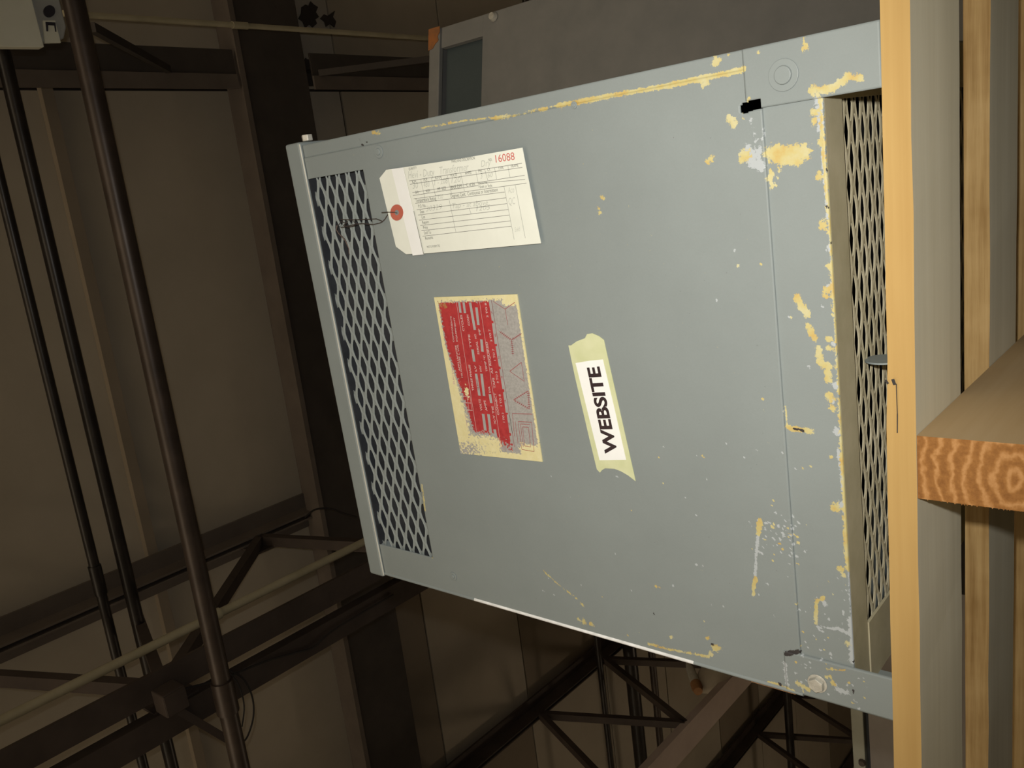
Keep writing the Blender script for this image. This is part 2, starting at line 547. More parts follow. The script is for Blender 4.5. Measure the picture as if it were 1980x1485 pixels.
# gusset plates at the busy node of the second truss
gp = [o for o in COL.objects if o.name == 'roof_truss'][0]
for yy in (.43, 1.26, .10):
    zz = 2.09 if yy == .43 else 2.83
    MB().box((-.024, yy - .07, zz - .07 - 2.9), (-.0165, yy + .07, zz + .07 - 2.9)).build('gusset_plate', M['steel'], gp)

# pipes along the beam direction
def pipe(name, label, cat, px, z, r, mat, x0=-9, x1=6, couplings=(), slope=None):
    pts = [on_plane(p[0], p[1], 2, z) for p in px]
    ym = float(np.mean([p[1] - YAW * p[0] for p in pts]))
    f = lambda x: (x, ym, z)
    o = thing(name, label, cat, f(0))
    base = np.array(f(0))
    MB().tube([np.array(f(x0)) - base, np.array(f(x1)) - base], r, 14).build('tube', mat, o, smooth=True)
    for cx in couplings:
        MB().tube([np.array(f(cx - .05)) - base, np.array(f(cx + .05)) - base], r * 1.22, 14).build('coupling', mat, o, smooth=True)
    return o
pipe('steam_pipe', 'thickest brown steel pipe crossing in front of the conduits', 'pipe', [(141, 0), (177, 177), (254, 525), (357, 1005), (431, 1313), (470, 1485)], 1.935, .0262, M['pipe'], couplings=(-1.15, 2.2))
pipe('water_pipe', 'black pipe between the glinting pipe and the thick brown pipe', 'pipe', [(21, 198), (102, 525), (216, 1005), (290, 1278), (339, 1485)], 2.55, .0215, M['pipe_dark'])
pipe('glinting_pipe', 'thin glinting black pipe at the far upper edge of the ceiling', 'pipe', [(35, 509), (152, 1005), (226, 1278), (290, 1485)], 2.55, .0165, M['pipe_dark'], couplings=(-.9,))
rib = MB().box((-9, -.02, -.012), (6, .02, .022)).build('ceiling_batten', M['ceil2'])
rib.location = (0, .87, CZ - .02)
tag(rib, 'flat brown batten on the ceiling boards between two pipes', 'batten')
pipe('distant_pipe', 'slim pipe beyond the beam, in the bay of the pale-chorded truss', 'pipe', [(1150, 1235), (1185, 1480)], 2.65, .018, M['pipe_dark'])
pipe('wide_duct_pipe', 'wide dark pipe beyond the beam, left of the bell-shaped fitting', 'pipe', [(1218, 1265), (1240, 1480)], 2.79, .045, M['pipe_dark'])
pipe('red_brown_pipe', 'red-brown pipe beside the wide dark pipe beyond the beam', 'pipe', [(1257, 1260), (1275, 1400)], 2.70, .024, M['pipe'])
pipe('far_black_pipe', 'black pipe in the far bay above the low cabinet', 'pipe', [(1522, 1330), (1530, 1485)], 2.6, .035, M['pipe_dark'])

# conduits running away
def conduit(label, px, z, r, y0, y1):
    pts = [on_plane(p[0], p[1], 2, z) for p in px]
    xm = float(np.mean([p[0] + YAW * p[1] for p in pts]))
    f = lambda y: np.array((xm, y, z))
    o = thing('electrical_conduit', label, 'conduit', f(y0))
    b = f(y0)
    MB().tube([f(y0) - b, f(y1) - b], r, 12).build('tube', M['conduit'], o, smooth=True)
    for yc in np.arange(y0 + .6, y1, 1.5):
        MB().tube([f(yc - .03) - b, f(yc + .03) - b], r * 1.3, 12).build('coupling', M['conduit'], o, smooth=True)
    return o
conduit('tan conduit ending near the rusty corner of the cabinet behind', [(165, 35), (500, 52), (830, 70)], 2.45, .0095, .74, 4.0)
conduit('tan conduit slanting past the left of the transformer top', [(0, 1410), (350, 1225), (690, 1040)], 2.06, .0135, -3, 6)

RZ = Matrix.Rotation(YAW, 4, 'Z')
for o in list(COL.objects)[NB0:]:
    if o.parent is None and o.name != 'floor' and 'flake' not in o.name:
        o.matrix_basis = RZ @ o.matrix_basis

# hanging cables near the node
def cable(label, px, z, r=.003):
    pts = [Vector(on_plane(p[0], p[1], 2, z + (p[2] if len(p) > 2 else 0))) for p in px]
    c = []
    n = len(pts)
    for i in range(n - 1):
        p0, p1, p2, p3 = pts[max(0, i - 1)], pts[i], pts[i + 1], pts[min(n - 1, i + 2)]
        for k in range(6):
            t = k / 6
            c.append(.5 * ((2 * p1) + (-p0 + p2) * t + (2 * p0 - 5 * p1 + 4 * p2 - p3) * t * t + (-p0 + 3 * p1 - 3 * p2 + p3) * t ** 3))
    c.append(pts[-1])
    b = c[0].copy()
    o = MB().tube([p - b for p in c], r, 6).build('hanging_cable', M['cable'], smooth=True)
    o.location = b
    return tag(o, label, 'cable')
cable('long thin cable sagging from the truss node towards the beam', [(345, 1335), (430, 1312), (510, 1280), (570, 1262), (605, 1252), (640, 1222), (700, 1185), (760, 1150)], 2.0, .004)
cable('looped cable hanging beside the thick brown pipe', [(430, 1290), (468, 1310), (487, 1345), (490, 1385), (478, 1425), (462, 1440)], 1.99)
cable('second looped cable, inside the larger loop by the thick pipe', [(440, 1296), (462, 1325), (472, 1365), (468, 1405)], 1.985, .0025)
cable('faint light cable drooping from the beam corner near the top vent', [(590, 1000), (610, 985), (640, 984), (665, 993), (690, 1000)], 2.6, .004)

# brace from the truss node to the thick pipe
a = on_plane(335, 1368, 2, 2.0); b = on_plane(437, 1428, 2, 1.98)
hb = MB().bar(Vector((0, 0, 0)), Vector(b - a), .022, .022).build('hanger_brace', M['steel'])
hb.location = Vector(a)
tag(hb, 'short slanting brace between the truss node and the thick brown pipe', 'brace')
a = on_plane(320, 1345, 2, 2.0)
jb = thing('junction_box', 'small dark junction box at the truss node among the cables', 'box', (a[0], a[1], 1.94))
MB().box((-.034, -.034, 0), (.034, .034, .066)).build('box_body', M['steel'], jb, bevel=.004)
MB().box((-.031, -.031, -.003), (.031, .031, 0)).build('cover', M['steel'], jb)

# white ceiling fixture at the upper left corner of the photo
fz = 1.80
def fpt(px, py): return on_plane(px, py, 2, fz)
P = fpt(86, 91); Q = fpt(133, 60); yE = P[1]
fxr = thing('ceiling_fixture', 'off-white plastic ceiling fixture with an oval port, at the upper left corner', 'light fixture', (P[0], yE, fz))
MB().box((0, -.80, 0), (.34, 0, .028)).build('cover', M['white'], fxr, bevel=.002)
L = Q[1] - yE
poly = [(.012, .001), (.34, .001), (.34, L), (.045, L), (.02, L - .012), (.012, L - .04)]
n = len(poly)
vs = [(x, y, .006) for x, y in poly] + [(x, y, .027) for x, y in poly]
MB().add(vs, [tuple(range(n)), tuple(range(2 * n - 1, n - 1, -1))] + [(i, (i + 1) % n, n + (i + 1) % n, n + i) for i in range(n)]).build('end_cap', M['greyplast'], fxr, bevel=.003)
def fl(px, py):
    q = on_plane(px, py, 2, fz + .004) - np.array((P[0], yE, fz)); return (q[0], q[1], .004)
quad = [fl(86, 84), fl(117, 83), fl(106, 40), fl(83, 40)]
def slab(pts, t):
    n = len(pts)
    v = [(p[0], p[1], p[2] - t) for p in pts] + [(p[0], p[1], p[2] + .003) for p in pts]
    return MB().add(v, [tuple(range(n)), tuple(range(2 * n - 1, n - 1, -1))] + [(i, (i + 1) % n, n + (i + 1) % n, n + i) for i in range(n)])
slab(quad, .002).build('clip_plate', M['white'], fxr)
slab([fl(x, y) for x, y in ((87, 43), (106, 44), (108, 62), (106, 62), (104, 50), (92, 49), (92, 61), (89, 61))], .0032).build('slot', M['blackhole'], fxr)
oc = [(95 + 11 * math.cos(t), 22 + 11.5 * math.sin(t)) for t in np.linspace(0, 2 * math.pi, 20, endpoint=False)]
slab([fl(x, y) for x, y in oc], .0026).build('oval_port', M['blackhole'], fxr)
for xx in (.09, .26):
    MB().box((xx - .01, -.35, .028), (xx + .01, -.33, 1.2)).build('hanger_strap', M['steel'], fxr)

# dark flakes of peeled coating on the board right behind the beam
for label, px in (('dark ragged flake on the ceiling board, nearest the upper edge', [(583, 14), (590, 9), (596, 12), (600, 3), (606, 9), (614, 14), (610, 24), (616, 33), (609, 38), (612, 46), (604, 53), (598, 47), (590, 54), (585, 42), (577, 36), (582, 26)]),
                  ('dark pointed flake beside the ragged one on the ceiling board', [(619, 36), (626, 28), (633, 31), (647, 21), (643, 33), (649, 42), (646, 53), (638, 46), (630, 52), (627, 42)]),
                  ('dark speckled flake on the ceiling board below the tan conduit', [(590, 112), (602, 122), (606, 138), (614, 150), (600, 160), (592, 150)])):
    pts = [on_plane(x, y, 2, CZ - .004) for x, y in px]
    c0 = sum(pts) / len(pts)
    mb = MB()
    vs = [p - c0 for p in pts]
    mb.add([(v[0], v[1], -.004) for v in vs] + [(v[0], v[1], .002) for v in vs],
           [tuple(range(len(vs))), tuple(range(2 * len(vs) - 1, len(vs) - 1, -1))] + [(i, (i + 1) % len(vs), len(vs) + (i + 1) % len(vs), len(vs) + i) for i in range(len(vs))])
    o = mb.build('peeling_flake', M['beam']); o.location = Vector(c0)
    tag(o, label, 'flake')

# bell-shaped fitting under the pale truss chord
c0 = on_plane(1345, 1318, 0, -2.98)
bf = thing('bell_fitting', 'bell-shaped grey metal fitting with a shiny neck and orange end, lower left of the transformer', 'fitting', tuple(c0))
def loc(px, py, X=-2.98): return Vector(on_plane(px, py, 0, X) - c0)
ax0, ax1 = loc(1331, 1284), loc(1345, 1322)
MB().tube([ax0, ax0.lerp(ax1, .3), ax1], [.018, .027, .03], 20).build('neck', M['bright'], bf, smooth=True)
MB().tube([ax1, loc(1348, 1330), loc(1350, 1337)], [.033, .034, .026], 20).build('end_cap', M['orange'], bf, smooth=True)
s0, s1 = loc(1352, 1330, -3.02), loc(1440, 1268, -3.02)
MB().tube([s0, s0.lerp(s1, .2), s0.lerp(s1, .5), s0.lerp(s1, .8), s1], [.035, .085, .12, .15, .16], 28).build('bell', M['bellgrey'], bf, smooth=True)

# ================================================================== RACK under everything (below the frame)
DK = -.2202
rk = thing('storage_rack', 'steel storage rack carrying the pallet and the cabinets', 'rack', (0, 0, FLZ))
MB().box((-1.75, -.06, DK - .02 - FLZ), (1.2, 1.6, DK - FLZ)).build('deck', M['rack'], rk)
for yy in (-.055, 1.56):
    MB().box((-1.75, yy, DK - .10 - FLZ if yy > 0 else DK - .028 - FLZ), (1.2, yy + .035, DK - .0205 - FLZ)).build('beam', M['rack'], rk)
for xx in (-1.75, 1.16):
    for yy in (-.02, 1.52):
        MB().box((xx, yy, 0), (xx + .04, yy + .04, DK - .0285 - FLZ)).build('leg', M['rack'], rk)

# ================================================================== PALLET
PZ = -.1185
th = .055
pal = thing('wooden_pallet', 'worn wooden pallet seen from below, under the labelled transformer', 'pallet', (0, -.0185, PZ), th)
def board(y0, y1, x0=-.56, x1=.50, z0=0, z1=.0172, name='deck_board', edge='board', step=0):
    nb = 26
    mb = MB()
    vs, fs, mi = [], [], []
    xs = np.linspace(x0, x1, nb)
    for i, x in enumerate(xs):
        j = lambda s: random.uniform(-s, s)
        vs += [(x, y0 + j(.0005), z0 + j(.0003)), (x, y1 + j(.0005), z0 + j(.0003)), (x, y1 + j(.0005), z1), (x, y0 + j(.0005), z1 - abs(j(.0004)) - (step if x > .02 else 0))]
    F0 = []
    for i in range(nb - 1):
        a, b = i * 4, i * 4 + 4
        mb_f = [((a, b, b + 1, a + 1), 1), ((a + 1, b + 1, b + 2, a + 2), 0), ((a + 2, b + 2, b + 3, a + 3), 1), ((a + 3, b + 3, b, a), 0)]
        F0 += mb_f
    F0 += [((0, 1, 2, 3), 0), (((nb - 1) * 4 + 3, (nb - 1) * 4 + 2, (nb - 1) * 4 + 1, (nb - 1) * 4), 0)]
    for f, m_ in F0:
        mb.f.append(f); mb.m.append(m_)
    mb.v = vs
    return mb.build(name, [M[edge], M['boardface']], pal)
for y0, y1 in ((0, .100), (.1815, .272), (.355, .446), (.53, .62)):
    board(y0, y1, edge='board' if y0 == 0 else 'board_speck', step=.0013 if y0 == 0 else 0)
for xc in (-.0305, -.50, .44):
    sx0, sx1 = xc - .0195, xc + .0195
    mb = MB()
    mb.v = [(sx0, .0, -.085), (sx1, .0, -.085), (sx1 + .012, .62, -.085), (sx0 + .012, .62, -.085),
            (sx0, .0, -.0002), (sx1, .0, -.0002), (sx1 + .012, .62, -.0002), (sx0 + .012, .62, -.0002)]
    mb.f = [(0, 3, 2, 1), (4, 5, 6, 7), (0, 1, 5, 4), (1, 2, 6, 5), (2, 3, 7, 6), (3, 0, 4, 7)]
    mb.m = [1, 1, 0, 1, 0, 1]
    o = mb.build('stringer', [M['endgrain'], M['stringerside']], pal)
    if xc == -.0305:
        # rough saw fringe along the left lower edge of the middle stringer
        fr = MB()
        for k in range(46):
            z = -.002 - k * .0018 + random.uniform(-.0006, .0006)
            ln = random.uniform(.0002, .0014)
            fr.add([(sx0 + .0004, .0005, z - .0010), (sx0 + .0004, .0005, z + .0010), (sx0 - ln, .001, z)], [(0, 1, 2)])
        f_ = fr.build('saw_fringe', M['endgrain'], o)
        f_['kind'] = 'stuff'
for y0, y1 in ((0, .10), (.26, .36), (.52, .62)):
    board(y0, y1, z0=-.1015, z1=-.0852, name='bottom_board')
# splinter crack on the front board edge
mb = MB()
for (p, q, w_) in (((1712, 735), (1717, 742), 5), ((1726, 733), (1730, 744), 6), ((1733, 742), (1735, 800), 1.6), ((1735, 800), (1735, 870), 2.0), ((1735, 870), (1732, 920), 1.3)):
    put_line(mb, p, q, w_, -.0188)
mb = MB().add([(x, y, z) for x, y, z in mb.v], mb.f)
o = mb.build('split_crack', M['cable']); o.parent = pal
o.matrix_parent_inverse = (Matrix.Translation((0, -.0185, PZ)) @ Matrix.Rotation(th, 4, 'Z')).inverted()
PLT = PZ + .0172     # pallet top (world)

# ================================================================== TRANSFORMER (main subject)
T = thing('transformer_cabinet', 'large grey worn electrical transformer cabinet with a WEBSITE label, on the pallet', 'transformer', (0, 0, PLT))
TZ = PLT
def zt(z): return z - TZ     # world z -> local

STROKES = []
def st(pts, r, ch, s=1.0):
    STROKES.append(([fx(p) for p in pts], r * .00038, 'ywd'.index(ch), s))
# yellow primer
st([(815, 248), (900, 233), (990, 224), (1080, 204)], 3.0, 'y', .85)
st([(1080, 204), (1200, 182), (1300, 165), (1440, 135)], 6.5, 'y', 1.1)
st([(1300, 163), (1440, 134)], 6, 'y', 1.2)
st([(960, 228), (985, 225)], 7, 'y', .8); st([(1040, 214), (1060, 210)], 7, 'y', .8)
for p, r in (((1385, 120), 12), ((1365, 160), 12), ((1420, 237), 12), ((1412, 228), 9), ((1378, 305), 9), ((1370, 312), 8),
             ((1440, 300), 17), ((1490, 342), 10), ((1560, 88), 7), ((1576, 175), 12), ((1470, 100), 5), ((1410, 105), 5)):
    st([p], r, 'y')
st([(1495, 296), (1520, 298), (1552, 294)], 19, 'y', 1.15); st([(1505, 310), (1545, 312)], 12, 'y'); st([(1490, 330), (1492, 365)], 6, 'y', .9)
st([(1510, 310), (1500, 360)], 4, 'y', .7)
st([(1612, 172), (1640, 150), (1665, 150)], 9, 'y'); st([(1600, 172), (1620, 168)], 10, 'y'); st([(1580, 176), (1600, 172)], 8, 'y')
st([(1450, 290), (1460, 315), (1472, 320)], 13, 'w', 1.1); st([(1468, 290), (1472, 325)], 6, 'w', 1.1)
st([(1455, 230), (1465, 285)], 7, 'w', .55); st([(1478, 250), (1472, 290)], 5, 'w', .6)
st([(1560, 60), (1555, 100)], 4, 'y', .9)
# lower edge of the base
E_ = [(1585, 180), (1593, 307), (1612, 525), (1626, 727), (1637, 1010), (1649, 1278)]
st(E_[:3], 6, 'y', .8); st(E_[2:5], 10, 'y', 1.0); st(E_[3:4] + [(1640, 1100)], 9, 'y', 1.0)
st([(1583, 190), (1586, 250)], 8, 'w', 1.0); st([(1590, 280), (1600, 420)], 5, 'w', .9)
for p, r in (((1574, 217), 9), ((1574, 238), 9), ((1590, 276), 11), ((1584, 340), 11), ((1592, 435), 12), ((1606, 515), 11), ((1600, 562), 11),
             ((1596, 572), 9), ((1602, 655), 9), ((1602, 672), 8), ((1605, 770), 11), ((1610, 790), 9), ((1600, 762), 8), ((1616, 980), 13), ((1612, 984), 9),
             ((1625, 1100), 10), ((1630, 1112), 8), ((1640, 1245), 8)):
    st([p], r, 'y')
for p, r in (((1605, 480), 9), ((1612, 500), 8), ((1603, 556), 9), ((1612, 665), 6), ((1616, 745), 9), ((1610, 775), 7), ((1617, 832), 9), ((1620, 838), 8), ((1625, 880), 6),
             ((1628, 975), 10), ((1632, 985), 9)):
    st([p], r, 'w', 1.1)
st([(1620, 870), (1640, 1030)], 5, 'w', .8); st([(1646, 1200), (1650, 1240), (1648, 1280)], 9, 'w', 1.1); st([(1640, 1060), (1646, 1200)], 4, 'w', .7)
for p, r in (((1600, 330), 5), ((1598, 400), 5), ((1612, 490), 5), ((1608, 470), 4), ((1640, 960), 4), ((1651, 1280), 5)):
    st([p], r, 'd')
# chips on the base strip and panel
st([(1541, 575), (1548, 590), (1560, 608)], 10, 'y', 1.05); st([(1550, 590), (1560, 605)], 6, 'w', 1.0)
st([(1562, 630), (1568, 642), (1575, 655)], 8, 'y', 1.0)
st([(1583, 675), (1584, 700), (1600, 712), (1602, 735)], 9, 'y', 1.0); st([(1588, 700), (1605, 710)], 8, 'y', 1.0)
st([(1526, 828), (1568, 834)], 8, 'y', 1.0); st([(1535, 830), (1555, 833)], 3.2, 'd', 1.05); st([(1518, 785), (1522, 830)], 3, 'y', .8)
for p, r in (((1167, 383), 7), ((1162, 412), 7), ((1160, 402), 4), ((1361, 880), 5), ((1363, 884), 4), ((1270, 1132), 5), ((1278, 1135), 4), ((1385, 1250), 13), ((1376, 1262), 9), ((1392, 1252), 10),
             ((1130, 1200), 11), ((1120, 1196), 8), ((1145, 1205), 8), ((1300, 1230), 7), ((1370, 1232), 7), ((1553, 905), 4), ((1607, 883), 5), ((1568, 902), 4)):
    st([p], r, 'y', .95)
st([(1471, 1005), (1468, 1030)], 8, 'y', 1.05); st([(1468, 1030), (1463, 1080), (1462, 1110)], 4.5, 'w', 1.0); st([(1462, 1115), (1458, 1148)], 6, 'y', 1.05)
st([(1592, 1156), (1580, 1162), (1577, 1190), (1578, 1205)], 6, 'y', .95); st([(1590, 1160), (1596, 1170)], 6, 'w', .9)
st([(1580, 1212), (1625, 1218)], 4, 'w', .9); st([(1618, 1215), (1640, 1225)], 6, 'w', 1.0)
st([(1255, 1243), (1300, 1255), (1340, 1262), (1372, 1268)], 5, 'y', .85); st([(1380, 1245)], 5, 'd', .9)
st([(1055, 1104), (1080, 1128), (1110, 1150), (1130, 1170)], 5, 'y', .58)
st([(1488, 1318), (1535, 1334)], 7, 'y', 1.05); st([(1545, 1318), (1565, 1330)], 7, 'y', .95); st([(1520, 1280), (1523, 1320)], 6, 'w', 1.0)
st([(1620, 1330), (1640, 1336)], 8, 'w', .95); st([(1608, 1305), (1615, 1320)], 7, 'y', .8); st([(1600, 1290), (1635, 1293)], 4, 'y', .7)
st([(1510, 1322)], 6, 'd', 1.0); st([(1266, 1185)], 6, 'd', .75); st([(1652, 1330), (1653, 1338)], 3, 'd', 1.1)
st([(1522, 1262), (1546, 1258)], 6, 'd', 1.2)
st([(702, 280)], 5, 'd', 1.0); st([(710, 275)], 4, 'd', 1.0); st([(697, 271)], 4, 'd', 1.0)
st([(818, 938), (824, 985)], 5, 'y', .85); st([(828, 1068), (838, 1076)], 6, 'y', .9); st([(655, 720), (680, 800)], 3, 'y', .6)
st([(720, 255), (735, 258)], 7, 'y', .8); st([(1113, 203)], 6, 'd', .8); st([(1118, 205)], 8, 'w', .7)
st([(1450, 190), (1438, 225)], 5, 'y', .7)
SPK = []
for k in range(260):
    u = random.random()
    if u < .35: p = (random.gauss(1510, 22), random.gauss(1035, 25))
    elif u < .75: p = (random.uniform(1540, 1690), random.uniform(1090, 1370))
    elif u < .9: p = (random.uniform(1050, 1540), random.uniform(850, 1230))
    else: p = (random.uniform(1380, 1620), random.uniform(300, 800))
    SPK.append((fx(p), random.uniform(.0004, .0012), random.choice((0, 1, 1, 1))))

def wear(x, z):
    n = len(x)
    W = np.zeros((n, 3))
    pts = np.stack([x, z], 1)
    for P_, r, ch, s in STROKES:
        P_ = np.array(P_)
        lo, hi = P_.min(0) - r * 2.2, P_.max(0) + r * 2.2
        sel = np.where((x > lo[0]) & (x < hi[0]) & (z > lo[1]) & (z < hi[1]))[0]
        if not len(sel): continue
        q = pts[sel]
        if len(P_) == 1:
            d = np.hypot(*(q - P_[0]).T)
        else:
            d = np.full(len(sel), 9.)
            for a, b in zip(P_[:-1], P_[1:]):
                ab = b - a
                t = np.clip(((q - a) @ ab) / (ab @ ab), 0, 1)
                d = np.minimum(d, np.hypot(*(q - a - t[:, None] * ab).T))
        val = s * np.clip(1.12 - d / (r * 1.08), 0, 1)
        W[sel, ch] = np.maximum(W[sel, ch], val)
    for (c, r, ch) in SPK:
        sel = np.where((np.abs(x - c[0]) < r * 2) & (np.abs(z - c[1]) < r * 2))[0]
        if not len(sel): continue
        d = np.hypot(x[sel] - c[0], z[sel] - c[1])
        W[sel, ch] = np.maximum(W[sel, ch], np.clip(1.5 - d / r, 0, 1.1))
    return W

def tplate(name, x0, x1, z0, z1, y, thk, step=.0013, keep=None, ex=(), ez=()):
    o = plate(name, lin(x0, x1, step, *ex), lin(z0, z1, step, *ez), y, thk, M['enamel'], None, keep, wear)
    o.parent = T
    o.location = (0, 0, -TZ)
    return o
VX0, VX1, VZ0, VZ1 = -.1907, .1935, .3506, .4330
PXR = .2133
NX0, NX1, NZ = .1880, .1945, -.0205          # notch in the panel's lower right corner
def keep_panel(cx, cz):
    k = ~((cx > VX0) & (cx < VX1) & (cz > VZ0) & (cz < VZ1))
    k &= ~((cx > NX0) & (cz < NZ))
    k &= ~(((cx - .1905) ** 2 + (cz + .0185) ** 2) < .0036 ** 2)
    return k
tplate('front_panel', -.225, PXR, -.0294, .4330, -.0015, .0015, keep=keep_panel, ex=(VX0, VX1, NX0, NX1), ez=(VZ0, NZ))
# base rail, folded from the side; with the dark square hole beside the foot
def keep_base(cx, cz):
    return ~((cx > .1885) & (cz > -.0295) & (cz < -.0228))
tplate('base_rail', -.200, .1945, -.0668, -.0228, .0002, .002, keep=keep_base, ex=(.1885,), ez=(-.0294, -.0228))
# right hand corner post
tplate('corner_post', PXR, .225, -.02, .4330, -.0007, .0024)
# body sides, back, top
def tb(name, a, b, mat, bevel=0):
    o = MB().box(a, b).build(name, mat, T, bevel=bevel)
    o.location = (0, 0, -TZ)
    return o
D = .40
def side(sx):
    mb = MB()
    xo = sx * .225
    xi = xo - sx * .0015
    mb.box((min(xo, xi), .0022, -.0668), (max(xo, xi), D, .4330))
    o = mb.build('side_panel', M['enamel_plain'], T); o.location = (0, 0, -TZ)
side(1); side(-1)
# rounded front left fold of the panel; the middle stretch has a highlight painted in as pale colour
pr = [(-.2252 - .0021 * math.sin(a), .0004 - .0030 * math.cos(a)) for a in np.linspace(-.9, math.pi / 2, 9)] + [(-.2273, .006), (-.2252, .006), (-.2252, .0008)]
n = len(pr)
for z0_, z1_, mat_, lab_ in ((-.0294, .06, M['enamel_plain'], None), (.06, .30, M['edge_highlight'], 'fold with a bright highlight painted on'), (.30, .4330, M['enamel_plain'], None)):
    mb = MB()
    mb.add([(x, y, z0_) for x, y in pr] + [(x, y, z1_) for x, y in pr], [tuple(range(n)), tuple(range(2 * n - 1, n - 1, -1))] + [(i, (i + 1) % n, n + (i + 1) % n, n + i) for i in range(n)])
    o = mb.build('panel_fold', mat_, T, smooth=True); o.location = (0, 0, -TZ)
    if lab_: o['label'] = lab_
tb('back_panel', (-.2235, D - .0015, -.0668), (.2235, D, .4330), M['enamel_plain'])
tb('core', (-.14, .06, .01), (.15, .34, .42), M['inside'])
tb('vent_shade_sheet', (-.2235, .014, .335), (.2235, .016, .4326), M['inside'])  # added dark sheet, puts the shade behind the vent into colour
tb('lid_shade_sheet', (-.1905, -.0012, .4308), (.1933, .0139, .4326), M['inside'])  # added dark sheet, stands in for shade under the lid
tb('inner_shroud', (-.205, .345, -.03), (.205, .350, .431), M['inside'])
# lid with folded lip
mb = MB()
mb.box((-.2285, -.0042, .4330), (.2285, D + .006, .4555))
o = mb.build('lid', M['enamel_plain'], T, bevel=.0022); o.location = (0, 0, -TZ)
tb('lid_highlight', (-.2262, -.0041, .4322), (.2262, -.0030, .4329), M['bright'])  # bright strip paints the highlight line along the lid's lower edge
# lid bolt sticking out at the right
bx = fx((597, 272), -.002)
mb = MB().tube([(.2286, .006, bx[1] + .012), (.2345, .006, bx[1] + .012)], .0055, 6)
o = mb.build('lid_bolt', M['bolt'], T, bevel=.0008); o.location = (0, 0, -TZ)
# feet: angle brackets at the four corners
def foot(x0, x1, ztop, front=True, zb=PLT):
    if front:
        o = tplate('foot', x0, x1, zb, ztop, -.0022, .0022, ex=(.1945,), ez=(-.0294,), keep=lambda cx, cz: ~((cx > 0) & (cx < .1945) & (cz > -.0294)))
        mb = MB()
        xs = (x1 - .002, x1) if x1 > 0 else (x0, x0 + .002)
        mb.box((xs[0], .0004, zb), (xs[1], .05, -.0675))
        mb.build('foot_flange', M['enamel_plain'], o)
    else:
        mb = MB()
        mb.box((x0, D - .003, zb), (x1, D, -.0675))
        xs = (x1 - .002, x1) if x1 > 0 else (x0, x0 + .002)
        mb.box((xs[0], D - .05, zb), (xs[1], D - .003, -.0675))
        o = mb.build('foot', M['enamel_plain'], T); o.location = (0, 0, -TZ)
    return o
foot(.1890, .2250, -.0195); foot(-.2250, -.1925, -.0170)
foot(.1890, .2250, 0, False); foot(-.2250, -.1925, 0, False)
# underside frame and mesh
UZ = -.0668
mb = MB()
mb.box((-.2235, .0025, UZ), (.2235, .031, UZ + .002))
mb.box((-.2235, .34, UZ), (.2235, D - .002, UZ + .002))
mb.box((.1875, .0312, UZ), (.2235, .3398, UZ + .002))
o = mb.build('underside_frame', M['enamel_dusty'], T); o.location = (0, 0, -TZ)
mb = MB().box((-.2235, .0312, UZ - .001), (-.174, .3398, UZ + .001))
o = mb.build('underside_strip', M['enamel_dusty'], T); o.location = (0, 0, -TZ)

def expanded(name, u0, u1, v0, v1, lwd, swd, strand, tilt, thick, to3, mat, parent, holew=1.0):
    """expanded metal: diamonds that tile the plane, each with a lens-shaped hole"""
    vs, fs = [], []
    nu = int((u1 - u0) / (lwd / 2)) + 3
    nv = int((v1 - v0) / (swd / 2)) + 3
    for i in range(-1, nu):
        for j in range(-1, nv):
            if (i + j) % 2: continue
            cu, cv = u0 + i * lwd / 2, v0 + j * swd / 2
            if not (u0 - lwd * .2 < cu < u1 + lwd * .2 and v0 - swd * .3 < cv < v1 + swd * .3): continue
            a, b = lwd / 2, swd / 2
            outer, inner = [], []
            for k in range(16):
                t = 2 * math.pi * k / 16
                c, s = math.cos(t), math.sin(t)
                m = abs(c) + abs(s)
                ou, ov = a * c / m, b * s / m
                jit = 1 + random.uniform(-.02, .02)
                iu, iv = (a - strand * 2.0) * c * jit, (b - strand * .72) * s * (1 - .25 * abs(c)) * jit
                lim = (1 - abs(ou) / a)
                outer.append((ou, ov, 0)); inner.append((iu, iv * holew, tilt * s))
            o0 = len(vs)
            for (x, y, h) in outer: vs.append(to3(cu + x, cv + y, h))
            for (x, y, h) in inner: vs.append(to3(cu + x, cv + y, h))
            for (x, y, h) in inner: vs.append(to3(cu + x, cv + y, h + thick))
            for k in range(16):
                k2 = (k + 1) % 16
                fs.append((o0 + k, o0 + k2, o0 + 16 + k2, o0 + 16 + k))
                fs.append((o0 + 16 + k, o0 + 16 + k2, o0 + 32 + k2, o0 + 32 + k))
    me = bpy.data.meshes.new(name)
    me.from_pydata(vs, [], fs)
    me.materials.append(mat)
    o = bpy.data.objects.new(name, me)
    COL.objects.link(o); o.parent = parent; o.location = (0, 0, -TZ)
    return o
expanded('vent_mesh', VX0 - .004, VX1 + .004, VZ0 - .002, VZ1 + .003, .0335, .0146, .0030, .0006, .0005,
         lambda u, v, h: (u, .0022 + h, v), M['enamel_plain'], T)
expanded('underside_mesh', -.178, .190, .0325, .338, .0345, .0155, .0029, .0005, .0007,
         lambda u, v, h: (u, v, UZ + .004 + h), M['mesh_under'], T, 1.0)
# round tab standing edge-on under the mesh
dc = on_plane(1690, 699, 1, .060)
mb = MB().tube([(dc[0] - .0006, .066, UZ - .0075), (dc[0] + .0006, .066, UZ - .0075)], .0125, 24)
o = mb.build('round_tab', M['enamel_plain'], T, smooth=True); o.location = (0, 0, -TZ)
o['label'] = 'grey round tab seen edge-on under the bottom mesh'
